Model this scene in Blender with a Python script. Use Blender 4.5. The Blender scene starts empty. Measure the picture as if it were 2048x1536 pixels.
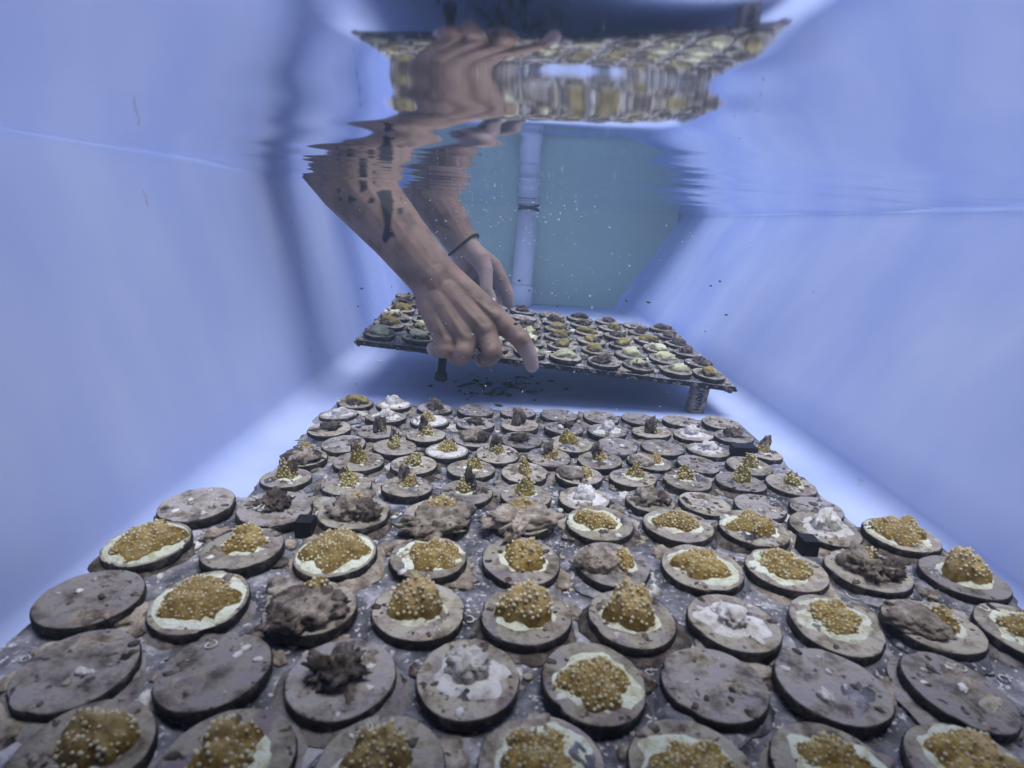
import bpy, math, random
import numpy as np
from mathutils import Vector, Matrix, noise
R = math.radians
random.seed(7)
sc = bpy.context.scene
COL = sc.collection

# ---------------------------------------------------------------- camera
FPX, HC = 1150.0, 0.245                      # focal length in px of a 2048 wide frame, camera height over tank floor
YAW, PITCH, ROLL = R(1.096), R(15.883), R(3.3)
fw = Vector((math.sin(YAW)*math.cos(PITCH), math.cos(YAW)*math.cos(PITCH), -math.sin(PITCH)))
r0 = Vector((math.cos(YAW), -math.sin(YAW), 0)); u0 = r0.cross(fw)
rt = r0*math.cos(ROLL) + u0*math.sin(ROLL); up = -r0*math.sin(ROLL) + u0*math.cos(ROLL)
CAM = Vector((0, 0, HC))
cam = bpy.data.cameras.new('camera'); camo = bpy.data.objects.new('camera', cam); COL.objects.link(camo)
cam.sensor_width = 36; cam.lens = FPX/2048*36; cam.clip_start = 0.01; cam.clip_end = 500
camo.matrix_world = Matrix(((rt.x, up.x, -fw.x, 0), (rt.y, up.y, -fw.y, 0), (rt.z, up.z, -fw.z, HC), (0, 0, 0, 1)))
cam.dof.use_dof = True; cam.dof.focus_distance = 0.55; cam.dof.aperture_fstop = 15.0
sc.camera = camo
def ray(px, py): return fw + rt*((px-1024)/FPX) + up*((768-py)/FPX)
def atz(px, py, z): d = ray(px, py); return CAM + d*((z-HC)/d.z)      # where the line of sight meets height z
def atd(px, py, dep): return CAM + ray(px, py)*dep                     # at a depth along the lens axis
def project(p):
    d = Vector(p)-CAM; z = d.dot(fw); return 1024+FPX*d.dot(rt)/z, 768-FPX*d.dot(up)/z

# ---------------------------------------------------------------- sky, sun, exposure
SUN_EL, SUN_AZ = R(82), R(100)                # azimuth from +Y towards +X
w = bpy.data.worlds.new('World'); sc.world = w; w.use_nodes = True
wn = w.node_tree.nodes; wl = w.node_tree.links
sky = wn.new('ShaderNodeTexSky'); sky.sky_type = 'NISHITA'; sky.sun_disc = False
sky.sun_elevation = SUN_EL; sky.sun_rotation = SUN_AZ; sky.ozone_density = 2.0
wl.new(sky.outputs[0], wn['Background'].inputs[0]); wn['Background'].inputs[1].default_value = 0.13
sl = bpy.data.lights.new('sun', 'SUN'); sl.energy = 1.5; sl.angle = R(34); sl.color = (1.0, 0.98, 0.95)
so = bpy.data.objects.new('sun', sl); COL.objects.link(so)
sdir = Vector((math.sin(SUN_AZ)*math.cos(SUN_EL), math.cos(SUN_AZ)*math.cos(SUN_EL), math.sin(SUN_EL)))
so.rotation_euler = sdir.to_track_quat('Z', 'Y').to_euler()
sc.view_settings.view_transform = 'Standard'; sc.view_settings.look = 'None'; sc.view_settings.gamma = 1
sc.view_settings.exposure = 0.72
sc.cycles.use_denoising = True; sc.cycles.use_adaptive_sampling = True; sc.cycles.adaptive_threshold = 0.03
sc.cycles.max_bounces = 7; sc.cycles.diffuse_bounces = 3; sc.cycles.glossy_bounces = 4; sc.cycles.transparent_max_bounces = 8
sc.cycles.sample_clamp_indirect = 8; sc.cycles.volume_bounces = 1

# ---------------------------------------------------------------- materials
def mat(name): 
    m = bpy.data.materials.new(name); m.use_nodes = True
    return m, m.node_tree.nodes, m.node_tree.links, m.node_tree.nodes['Principled BSDF']
def ramp(n, stops):
    e = n.color_ramp.elements
    while len(e) < len(stops): e.new(0.5)
    for k, (p, c) in enumerate(stops): e[k].position = p; e[k].color = (*c, 1)
def rough_mat(name, stops, scale=60, detail=6, rough=0.8, bump=0.5, bscale=None, pits=None, vary=0.25, dist=0.001, spec=0.3, patch=None, tops=None):
    """noise colour ramp + optional dark pits + per object brightness"""
    m, n, l, p = mat(name)
    tc = n.new('ShaderNodeTexCoord'); oi = n.new('ShaderNodeObjectInfo')
    off = n.new('ShaderNodeVectorMath'); off.operation = 'MULTIPLY_ADD'
    off.inputs[1].default_value = (1, 1, 1); l.new(tc.outputs['Object'], off.inputs[0])
    sc_ = n.new('ShaderNodeVectorMath'); sc_.operation = 'SCALE'; sc_.inputs[3].default_value = 7.3
    cb = n.new('ShaderNodeCombineXYZ'); 
    for k in range(3): l.new(oi.outputs['Random'], cb.inputs[k])
    l.new(cb.outputs[0], sc_.inputs[0]); l.new(sc_.outputs[0], off.inputs[2])
    nz = n.new('ShaderNodeTexNoise'); nz.inputs['Scale'].default_value = scale; nz.inputs['Detail'].default_value = min(detail, 4); nz.inputs['Roughness'].default_value = 0.65
    l.new(off.outputs[0], nz.inputs['Vector'])
    cr = n.new('ShaderNodeValToRGB'); ramp(cr, stops); l.new(nz.outputs[0], cr.inputs[0])
    col = cr.outputs[0]
    if patch:
        pn_ = n.new('ShaderNodeTexNoise'); pn_.inputs['Scale'].default_value = patch[0]; pn_.inputs['Detail'].default_value = 3; pn_.inputs['Roughness'].default_value = 0.7; pn_.inputs['Distortion'].default_value = 0.6
        l.new(off.outputs[0], pn_.inputs['Vector'])
        pr = n.new('ShaderNodeMapRange'); pr.inputs[1].default_value = patch[1]; pr.inputs[2].default_value = patch[1]+0.1; pr.inputs[4].default_value = patch[3]; l.new(pn_.outputs[0], pr.inputs[0])
        mx = n.new('ShaderNodeMix'); mx.data_type = 'RGBA'; l.new(pr.outputs[0], mx.inputs[0]); l.new(col, mx.inputs[6]); mx.inputs[7].default_value = (*patch[2], 1)
        col = mx.outputs[2]
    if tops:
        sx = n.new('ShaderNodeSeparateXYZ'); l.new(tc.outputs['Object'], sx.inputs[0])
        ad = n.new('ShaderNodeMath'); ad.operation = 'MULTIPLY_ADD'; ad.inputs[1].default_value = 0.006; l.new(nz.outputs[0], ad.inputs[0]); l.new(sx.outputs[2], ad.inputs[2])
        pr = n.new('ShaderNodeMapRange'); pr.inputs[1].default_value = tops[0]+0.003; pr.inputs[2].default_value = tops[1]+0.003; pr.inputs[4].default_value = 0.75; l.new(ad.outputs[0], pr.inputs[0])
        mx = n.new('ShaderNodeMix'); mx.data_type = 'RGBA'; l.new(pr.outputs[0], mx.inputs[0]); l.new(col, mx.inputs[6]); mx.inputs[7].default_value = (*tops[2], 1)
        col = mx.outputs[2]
    if pits:
        vo = n.new('ShaderNodeTexNoise'); vo.inputs['Scale'].default_value = pits[0]; vo.inputs['Detail'].default_value = 3
        l.new(off.outputs[0], vo.inputs['Vector'])
        pr = n.new('ShaderNodeMapRange'); pr.inputs[1].default_value = pits[1]; pr.inputs[2].default_value = pits[1]+0.06; l.new(vo.outputs[0], pr.inputs[0])
        mx = n.new('ShaderNodeMix'); mx.data_type = 'RGBA'; l.new(pr.outputs[0], mx.inputs[0]); l.new(col, mx.inputs[6]); mx.inputs[7].default_value = (*pits[2], 1)
        col = mx.outputs[2]
    mr = n.new('ShaderNodeMapRange'); mr.inputs[3].default_value = 1-vary; mr.inputs[4].default_value = 1+vary; l.new(oi.outputs['Random'], mr.inputs[0])
    ml = n.new('ShaderNodeVectorMath'); ml.operation = 'SCALE'; l.new(col, ml.inputs[0]); l.new(mr.outputs[0], ml.inputs[3])
    l.new(ml.outputs[0], p.inputs['Base Color'])
    p.inputs['Roughness'].default_value = rough; p.inputs['Specular IOR Level'].default_value = spec
    b = n.new('ShaderNodeTexNoise'); b.inputs['Scale'].default_value = bscale or scale*4; b.inputs['Detail'].default_value = 2; b.inputs['Roughness'].default_value = 0.7
    l.new(off.outputs[0], b.inputs['Vector'])
    bp = n.new('ShaderNodeBump'); bp.inputs['Strength'].default_value = bump; bp.inputs['Distance'].default_value = dist
    l.new(b.outputs[0], bp.inputs['Height']); l.new(bp.outputs[0], p.inputs['Normal'])
    return m
M = {}
M['top'] = rough_mat('plug_top', [(0.33, (0.13, 0.10, 0.085)), (0.44, (0.31, 0.27, 0.21)), (0.54, (0.45, 0.405, 0.335)), (0.66, (0.39, 0.355, 0.35))], 90, 7, 0.85, 1.0, 420, (260, 0.64, (0.09, 0.065, 0.06)), 0.25, patch=(70, 0.52, (0.27, 0.22, 0.25), 0.8))
M['topgrey'] = rough_mat('plug_top_grey', [(0.34, (0.10, 0.085, 0.085)), (0.45, (0.25, 0.22, 0.20)), (0.55, (0.37, 0.335, 0.31)), (0.66, (0.33, 0.30, 0.34))], 90, 7, 0.85, 1.0, 420, (240, 0.63, (0.07, 0.055, 0.055)), 0.22, patch=(80, 0.52, (0.34, 0.30, 0.33), 0.7))
M['side'] = rough_mat('plug_side', [(0.36, (0.018, 0.015, 0.014)), (0.55, (0.05, 0.041, 0.036)), (0.74, (0.20, 0.17, 0.155))], 160, 6, 0.9, 0.8, 600, None, 0.2)
M['cream'] = rough_mat('coral_cream', [(0.33, (0.58, 0.58, 0.36)), (0.48, (0.78, 0.80, 0.64)), (0.63, (0.84, 0.87, 0.78))], 190, 6, 0.6, 0.9, 900, None, 0.1, patch=(150, 0.54, (0.50, 0.45, 0.30), 0.75))
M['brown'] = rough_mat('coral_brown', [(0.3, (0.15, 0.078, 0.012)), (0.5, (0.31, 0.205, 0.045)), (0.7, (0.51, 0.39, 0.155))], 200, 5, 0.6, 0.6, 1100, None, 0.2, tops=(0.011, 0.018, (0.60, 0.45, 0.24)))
M['olivec'] = rough_mat('coral_olive', [(0.3, (0.13, 0.092, 0.014)), (0.5, (0.28, 0.21, 0.04)), (0.7, (0.46, 0.39, 0.13))], 200, 5, 0.6, 0.6, 1100, None, 0.2)
M['tip'] = rough_mat('polyp_tip', [(0.35, (0.58, 0.48, 0.28)), (0.55, (0.73, 0.66, 0.46)), (0.7, (0.82, 0.78, 0.60))], 500, 2, 0.5, 0.2, 1500, None, 0.1)
M['dead'] = rough_mat('dead_coral', [(0.32, (0.03, 0.025, 0.022)), (0.5, (0.12, 0.095, 0.08)), (0.68, (0.30, 0.25, 0.23))], 170, 7, 0.9, 1.0, 700, None, 0.25)
M['white'] = rough_mat('white_crust', [(0.3, (0.42, 0.36, 0.33)), (0.48, (0.72, 0.69, 0.66)), (0.65, (0.82, 0.80, 0.80))], 160, 6, 0.8, 0.8, 800, None, 0.12)
M['pink'] = rough_mat('pink_crust', [(0.34, (0.14, 0.11, 0.085)), (0.5, (0.33, 0.275, 0.225)), (0.66, (0.54, 0.47, 0.40))], 140, 6, 0.85, 0.8, 800, (300, 0.64, (0.1, 0.07, 0.07)), 0.2)
M['yellow'] = rough_mat('lump_yellow', [(0.3, (0.44, 0.42, 0.20)), (0.5, (0.68, 0.67, 0.42)), (0.7, (0.80, 0.82, 0.62))], 140, 5, 0.65, 0.7, 800, None, 0.15)
M['olive'] = rough_mat('lump_olive', [(0.3, (0.13, 0.10, 0.03)), (0.5, (0.30, 0.24, 0.08)), (0.68, (0.46, 0.40, 0.17))], 140, 5, 0.7, 0.7, 800, None, 0.2)
M['tray'] = rough_mat('tray_plastic', [(0.34, (0.035, 0.035, 0.042)), (0.45, (0.12, 0.12, 0.145)), (0.55, (0.24, 0.235, 0.27)), (0.66, (0.50, 0.48, 0.52))], 55, 9, 0.75, 0.7, 500, (420, 0.60, (0.62, 0.60, 0.64)), 0.05)
M['black'] = rough_mat('black_plastic', [(0.3, (0.008, 0.008, 0.009)), (0.7, (0.018, 0.018, 0.02))], 80, 3, 0.5, 0.1, 600, None, 0.1)
M['legpvc'] = rough_mat('leg_fouled', [(0.3, (0.10, 0.075, 0.06)), (0.5, (0.24, 0.19, 0.16)), (0.7, (0.42, 0.37, 0.34))], 130, 7, 0.85, 0.9, 500, None, 0.1)
M['pvc'] = rough_mat('white_pvc', [(0.3, (0.70, 0.72, 0.72)), (0.7, (0.80, 0.81, 0.81))], 8, 3, 0.4, 0.05, 200, None, 0.02)
M['added_panel'] = rough_mat('end_shade_tint', [(0.3, (0.46, 0.60, 0.46)), (0.7, (0.53, 0.67, 0.52))], 5, 4, 0.7, 0.1, 80, None, 0.02)  # dimness of the shaded, hazy end wall mixed into the colour
M['algae'] = rough_mat('algae', [(0.3, (0.03, 0.034, 0.02)), (0.6, (0.10, 0.11, 0.06))], 200, 4, 0.9, 0.5, 800, None, 0.1)
M['speck'] = rough_mat('speck', [(0.3, (0.75, 0.75, 0.75)), (0.7, (0.85, 0.85, 0.85))], 200, 2, 0.3, 0.1, 800, None, 0.05)
M['concrete'] = rough_mat('concrete', [(0.3, (0.20, 0.19, 0.18)), (0.7, (0.34, 0.33, 0.31))], 6, 8, 0.9, 0.3, 60, None, 0.02)
M['hairband'] = rough_mat('hairband', [(0.3, (0.01, 0.01, 0.012)), (0.7, (0.03, 0.03, 0.035))], 500, 2, 0.7, 0.6, 2500, None, 0.05)
M['nail'] = rough_mat('nail', [(0.3, (0.74, 0.66, 0.62)), (0.7, (0.82, 0.76, 0.72))], 100, 2, 0.3, 0.05, 500, None, 0.05, spec=0.5)
M['ink'] = rough_mat('ink', [(0.3, (0.012, 0.011, 0.011)), (0.7, (0.03, 0.026, 0.025))], 300, 2, 0.7, 0.2, 900, None, 0.05)
# gelcoat of the tank: pale blue-white, faint streaks and scuffs
m, n, l, p = mat('gelcoat')
tc = n.new('ShaderNodeTexCoord'); mp = n.new('ShaderNodeMapping'); mp.inputs['Scale'].default_value = (5, 5, 1.6); l.new(tc.outputs['Object'], mp.inputs[0])
nz = n.new('ShaderNodeTexNoise'); nz.inputs['Scale'].default_value = 2.2; nz.inputs['Detail'].default_value = 5; l.new(mp.outputs[0], nz.inputs['Vector'])
cr = n.new('ShaderNodeValToRGB'); ramp(cr, [(0.28, (0.43, 0.52, 0.88)), (0.72, (0.59, 0.67, 0.95))]); l.new(nz.outputs[0], cr.inputs[0])
n2 = n.new('ShaderNodeTexNoise'); n2.inputs['Scale'].default_value = 60; n2.inputs['Detail'].default_value = 2; l.new(tc.outputs['Object'], n2.inputs['Vector'])
pr = n.new('ShaderNodeMapRange'); pr.inputs[1].default_value = 0.755; pr.inputs[2].default_value = 0.83; l.new(n2.outputs[0], pr.inputs[0])
mx = n.new('ShaderNodeMix'); mx.data_type = 'RGBA'; l.new(pr.outputs[0], mx.inputs[0]); l.new(cr.outputs[0], mx.inputs[6]); mx.inputs[7].default_value = (0.33, 0.33, 0.36, 1)
l.new(mx.outputs[2], p.inputs['Base Color']); p.inputs['Roughness'].default_value = 0.45; p.inputs['Specular IOR Level'].default_value = 0.15
M['gelcoat'] = m
# water surface: fresnel mirror (total reflection from below at this angle) / clear
m, n, l, p = mat('water_surface'); n.remove(p)
fr = n.new('ShaderNodeFresnel'); fr.inputs[0].default_value = 1.333
tr = n.new('ShaderNodeBsdfTransparent'); tr.inputs[0].default_value = (0.96, 0.98, 1, 1)
gl = n.new('ShaderNodeBsdfGlossy'); gl.inputs['Roughness'].default_value = 0.05; gl.inputs[0].default_value = (0.93, 0.95, 1.0, 1)
ms = n.new('ShaderNodeMixShader'); l.new(fr.outputs[0], ms.inputs[0]); l.new(tr.outputs[0], ms.inputs[1]); l.new(gl.outputs[0], ms.inputs[2])
l.new(ms.outputs[0], n['Material Output'].inputs[0]); M['water'] = m
# skin with ink and pale finger tips from vertex attributes
m, n, l, p = mat('skin')
tc = n.new('ShaderNodeTexCoord'); nz = n.new('ShaderNodeTexNoise'); nz.inputs['Scale'].default_value = 42; nz.inputs['Detail'].default_value = 5; l.new(tc.outputs['Object'], nz.inputs['Vector'])
cr = n.new('ShaderNodeValToRGB'); ramp(cr, [(0.36, (0.19, 0.125, 0.096)), (0.5, (0.285, 0.195, 0.15)), (0.64, (0.35, 0.22, 0.18))]); l.new(nz.outputs[0], cr.inputs[0])
a1 = n.new('ShaderNodeAttribute'); a1.attribute_name = 'pale'; a2 = n.new('ShaderNodeAttribute'); a2.attribute_name = 'ink'
x1 = n.new('ShaderNodeMix'); x1.data_type = 'RGBA'; l.new(a1.outputs['Fac'], x1.inputs[0]); l.new(cr.outputs[0], x1.inputs[6]); x1.inputs[7].default_value = (0.50, 0.39, 0.37, 1)
x2 = n.new('ShaderNodeMix'); x2.data_type = 'RGBA'; l.new(a2.outputs['Fac'], x2.inputs[0]); l.new(x1.outputs[2], x2.inputs[6]); x2.inputs[7].default_value = (0.022, 0.022, 0.030, 1)
l.new(x2.outputs[2], p.inputs['Base Color']); p.inputs['Roughness'].default_value = 0.55; p.inputs['Specular IOR Level'].default_value = 0.25
p.inputs['Subsurface Weight'].default_value = 0.08; p.inputs['Subsurface Scale'].default_value = 0.004; p.inputs['Subsurface Radius'].default_value = (1, 0.35, 0.2)
bt = n.new('ShaderNodeTexNoise'); bt.inputs['Scale'].default_value = 420; bt.inputs['Detail'].default_value = 3; l.new(tc.outputs['Object'], bt.inputs['Vector'])
bp = n.new('ShaderNodeBump'); bp.inputs['Strength'].default_value = 0.45; bp.inputs['Distance'].default_value = 0.0008; l.new(bt.outputs[0], bp.inputs['Height']); l.new(bp.outputs[0], p.inputs['Normal'])
M['skin'] = m
M['shirt'] = rough_mat('shirt_cloth', [(0.3, (0.05, 0.06, 0.08)), (0.7, (0.07, 0.08, 0.10))], 20, 3, 0.9, 0.3, 900, None, 0.02)

# ---------------------------------------------------------------- object helpers
class MB:
    def __init__(s): s.v = []; s.f = []; s.m = []
    def add(s, v, f, mi=0):
        o = len(s.v); s.v += [tuple(x) for x in v]; s.f += [tuple(i+o for i in q) for q in f]; s.m += [mi]*len(f)
    def build(s, name, mats, parent=None, smooth=True, kind=None):
        me = bpy.data.meshes.new(name); me.from_pydata(s.v, [], s.f)
        for x in (mats if isinstance(mats, (list, tuple)) else [mats]): me.materials.append(x)
        me.polygons.foreach_set('material_index', s.m)
        me.polygons.foreach_set('use_smooth', [smooth]*len(s.f)); me.update()
        o = bpy.data.objects.new(name, me); COL.objects.link(o); o.parent = parent
        if kind: o['kind'] = kind
        return o
def empty(name, loc=(0, 0, 0), rot=None):
    o = bpy.data.objects.new(name, None); COL.objects.link(o); o.location = loc; o.empty_display_size = 0.02
    if rot is not None: o.rotation_euler = rot
    return o
def tag(o, label, cat, group=None):
    o['label'] = label; o['category'] = cat
    if group: o['group'] = group
    return o
def nz3(p, s, seed=0.0): return noise.noise(Vector((p[0]*s+seed, p[1]*s-seed*1.7, p[2]*s+seed*0.6)))
def box(x0, x1, y0, y1, z0, z1):
    v = [(x0, y0, z0), (x1, y0, z0), (x1, y1, z0), (x0, y1, z0), (x0, y0, z1), (x1, y0, z1), (x1, y1, z1), (x0, y1, z1)]
    return v, [(3, 2, 1, 0), (4, 5, 6, 7), (0, 1, 5, 4), (1, 2, 6, 5), (2, 3, 7, 6), (3, 0, 4, 7)]
def lathe(prof, n=24, cap=True):
    v = []; f = []
    for r, z in prof:
        for k in range(n): a = 2*math.pi*k/n; v.append((r*math.cos(a), r*math.sin(a), z))
    for i in range(len(prof)-1):
        for k in range(n): f.append((i*n+k, i*n+(k+1) % n, (i+1)*n+(k+1) % n, (i+1)*n+k))
    if cap: f.append(tuple(range(n-1, -1, -1))); f.append(tuple((len(prof)-1)*n+k for k in range(n)))
    return v, f
def ico(sub):
    import bmesh
    b = bmesh.new(); bmesh.ops.create_icosphere(b, subdivisions=sub, radius=1)
    v = [tuple(x.co) for x in b.verts]; f = [tuple(x.index for x in q.verts) for q in b.faces]; b.free(); return v, f
ICO1, ICO2, ICO3, ICO4 = ico(1), ico(2), ico(3), ico(4)
def lump(c, r, amp=0.35, freq=1.6, ic=ICO3, rotz=0.0, seed=None, flat=-0.25):
    """rough stone or coral lump: displaced ellipsoid, cut flat underneath"""
    sd = random.uniform(0, 99) if seed is None else seed
    ca, sa = math.cos(rotz), math.sin(rotz); out = []
    for p in ic[0]:
        d = 1+amp*nz3(p, freq, sd)*1.2+amp*0.6*nz3(p, freq*2.7, sd+5)*1.5+amp*0.42*nz3(p, freq*6.0, sd+9)*1.5+amp*0.3*nz3(p, freq*11.0, sd+3)*1.5
        x, y, z = p[0]*d*r[0], p[1]*d*r[1], max(p[2]*d, flat)*r[2]
        out.append((c[0]+x*ca-y*sa, c[1]+x*sa+y*ca, c[2]+z))
    return out, ic[1]
def bar(a, b, w, h):
    a = Vector(a); b = Vector(b); d = (b-a).normalized(); s = d.cross(Vector((0, 0, 1)))
    if s.length < 1e-3: s = Vector((1, 0, 0))
    s.normalize(); t = s.cross(d); v = []
    for q in (a, b):
        for i, j in ((-1, -1), (1, -1), (1, 1), (-1, 1)): v.append(tuple(q+s*(i*w/2)+t*(j*h/2)))
    return v, [(0, 1, 2, 3), (7, 6, 5, 4), (0, 4, 5, 1), (1, 5, 6, 2), (2, 6, 7, 3), (3, 7, 4, 0)]
def tube(pts, rad, n=6):
    v = []; f = []
    for i, p in enumerate(pts):
        p = Vector(p); d = (Vector(pts[min(i+1, len(pts)-1)])-Vector(pts[max(i-1, 0)])).normalized()
        s = d.cross(Vector((0.3, 0.2, 1))).normalized(); t = s.cross(d); rr = rad[i] if isinstance(rad, list) else rad
        for k in range(n): a = 2*math.pi*k/n; v.append(tuple(p+s*(rr*math.cos(a))+t*(rr*math.sin(a))))
    for i in range(len(pts)-1):
        for k in range(n): f.append((i*n+k, i*n+(k+1) % n, (i+1)*n+(k+1) % n, (i+1)*n+k))
    f.append(tuple(range(n))); f.append(tuple((len(pts)-1)*n+k for k in range(n-1, -1, -1)))
    return v, f

# ---------------------------------------------------------------- setting: ground, tank, water
WATER = HC+0.034; FLOOR = 0.030
b = MB(); v, f = box(-60, 60, -60, 60, -0.72, -0.62); b.add(v, f); g = b.build('ground', M['concrete'], smooth=False); g['kind'] = 'structure'

def rrect(x0, x1, y0, y1, rad, n=12):
    out = []
    for cx, cy, a0 in ((x1-rad, y1-rad, 0), (x0+rad, y1-rad, 90), (x0+rad, y0+rad, 180), (x1-rad, y0+rad, 270)):
        for k in range(n+1):
            a = R(a0+90*k/n); out.append((cx+rad*math.cos(a), cy+rad*math.sin(a)))
    return out
def level(t):   # inner plan of the tank at fraction t of the water depth
    return (-0.232-0.050*t, 0.322+0.128*t, -0.52-0.02*t, 1.575+0.03*t)
b = MB(); prev = None
FIL = 0.024
prof = []       # (plan, z)
for k in range(9):                            # floor fillet
    a = R(90*k/8); x0, x1, y0, y1 = level(0.0); ins = FIL*(1-math.sin(a)); prof.append(((x0+ins, x1-ins, y0+ins, y1-ins), FLOOR+FIL*(1-math.cos(a))))
for k in range(1, 13):
    t = k/12; z = FLOOR+FIL+(0.40-FLOOR-FIL)*t; x0, x1, y0, y1 = level((z-FLOOR-FIL)/(WATER-FLOOR-FIL)); prof.append(((x0, x1, y0, y1), z))
x0, x1, y0, y1 = prof[-1][0]
for e, z in ((0.008, 0.408), (0.055, 0.408), (0.063, 0.40), (0.063, 0.375), (0.03, 0.37), (0.03, -0.62)): prof.append(((x0-e, x1+e, y0-e, y1+e), z))
rings = [rrect(*pl, 0.085) for pl, z in prof]; N = len(rings[0])
vv = [(x, y, prof[i][1]) for i, rg in enumerate(rings) for x, y in rg]
ff = [(i*N+(k+1) % N, i*N+k, (i+1)*N+k, (i+1)*N+(k+1) % N) for i in range(len(rings)-1) for k in range(N)]
ff.append(tuple(range(N))); b.add(vv, ff)
tank = empty('tank', (0.05, 0.6, -0.62)); tag(tank, 'long pale blue white fibreglass tank with rounded floor edges holding the trays', 'tank')
sh = b.build('shell', M['gelcoat'], tank); sh.matrix_parent_inverse = Matrix.Translation((-0.05, -0.6, 0.62))
b = MB(); v, f = box(-0.40, 0.58, -0.62, 0.165, 0.412, 0.427); b.add(v, f)        # lid over the near end, unseen, put in to shade it
for yy in (-0.55, -0.20, 0.10): v, f = box(-0.37, 0.55, yy, yy+0.04, 0.4272, 0.447); b.add(v, f)
added_shade = b.build('added_shade', M['concrete'], tank, smooth=False); added_shade.matrix_parent_inverse = Matrix.Translation((-0.05, -0.6, 0.62))
b = MB(); v, f = box(-0.40, 0.58, 1.36, 1.68, 0.412, 0.427); b.add(v, f)          # and one put in unseen over the far end to dim it
for yy in (1.40, 1.60): v, f = box(-0.37, 0.55, yy, yy+0.04, 0.4272, 0.447); b.add(v, f)
added_shade = b.build('added_shade', M['concrete'], tank, smooth=False); added_shade.matrix_parent_inverse = Matrix.Translation((-0.05, -0.6, 0.62))
# added grey-green panel; shade and haze of the end wall put into its colour
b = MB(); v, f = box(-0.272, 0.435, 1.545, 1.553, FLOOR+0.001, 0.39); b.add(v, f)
pn = b.build('added_end_panel', M['added_panel'], smooth=False); tag(pn, 'added grey-green panel toned for shade and haze on the end wall behind the white pipe', 'added_panel')

xw0, xw1 = level(1.0)[0], level(1.0)[1]
xs = np.unique(np.concatenate([np.arange(-0.30, 0.47, 0.0045), xw0+np.arange(-0.003, 0.012, 0.0007), xw1-np.arange(-0.003, 0.012, 0.0007)]).round(5)); ys = np.arange(-0.56, 1.625, 0.0045)
X, Y = np.meshgrid(xs, ys); rng = np.random.default_rng(136)
Z = np.zeros_like(X); arm = np.exp(-(((X+0.10)/0.35)**2+((Y-0.75)/0.38)**2))
for k in range(46):
    lam = 0.024*(0.30/0.024)**rng.random(); ph = rng.uniform(0, 6.28)
    th = np.pi/2+rng.normal(0, 0.5)
    if lam < 0.07: sl_, loc = 0.0066*(lam/0.07)**0.9, 0.7+0.7*arm
    elif lam < 0.15: sl_, loc = 0.0058, 0.8+0.9*arm
    else: sl_, loc = 0.0042, 1.0
    Z += 1.12*sl_*lam/6.28*loc*np.sin(2*np.pi*(X*np.cos(th)+Y*np.sin(th))/lam+ph)*(0.6+0.4*np.sin(X*rng.uniform(4, 14)+Y*rng.uniform(3, 9)+rng.uniform(0, 6)))
for cx, cy in ((-0.155, 0.66), (-0.115, 0.93)):   # rings round the arms
    d = np.hypot(X-cx, Y-cy); Z += 0.0004*np.sin(2*np.pi*d/(0.040+0.25*d))*np.exp(-np.abs(d-0.05)/0.07)
Z *= 1-0.62*np.clip((Y-0.75)/0.5, 0, 1)
Z += -0.0026*np.sin(2*np.pi*(Y-0.17)/0.52)*np.exp(-np.abs(Y-0.17)/0.6)   # slow swell running along the tank
Z += 0.0032*(np.exp(-np.maximum(X-xw0, 0)/0.0017)+np.exp(-np.maximum(xw1-X, 0)/0.0017))   # meniscus on the side walls
ny, nx = X.shape
V = np.stack([X.ravel(), Y.ravel(), (WATER+Z).ravel()], 1)
idx = np.arange(ny*nx).reshape(ny, nx)
F = np.stack([idx[:-1, :-1].ravel(), idx[:-1, 1:].ravel(), idx[1:, 1:].ravel(), idx[1:, :-1].ravel()], 1)
me = bpy.data.meshes.new('water'); me.vertices.add(len(V)); me.vertices.foreach_set('co', V.ravel())
me.loops.add(F.size); me.loops.foreach_set('vertex_index', F.ravel().astype(np.int32))
me.polygons.add(len(F)); me.polygons.foreach_set('loop_start', np.arange(0, F.size, 4, dtype=np.int32)); me.polygons.foreach_set('loop_total', np.full(len(F), 4, dtype=np.int32))
me.update(calc_edges=True); me.polygons.foreach_set('use_smooth', np.ones(len(F), dtype=bool)); me.materials.append(M['water'])
wo = bpy.data.objects.new('water', me); COL.objects.link(wo); wo['kind'] = 'structure'

# the faintly cloudy water itself
m, n, l, p = mat('cloudy_water'); n.remove(p)
pv = n.new('ShaderNodeVolumePrincipled'); pv.inputs['Color'].default_value = (0.62, 0.82, 0.98, 1); pv.inputs['Density'].default_value = 0.13; pv.inputs['Anisotropy'].default_value = 0.2
l.new(pv.outputs[0], n['Material Output'].inputs['Volume'])
b = MB(); v, f = box(-0.335, 0.505, -0.575, 1.632, FLOOR-0.02, WATER+0.007); b.add(v, f); hz = b.build('haze', m, smooth=False, kind='stuff')

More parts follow.
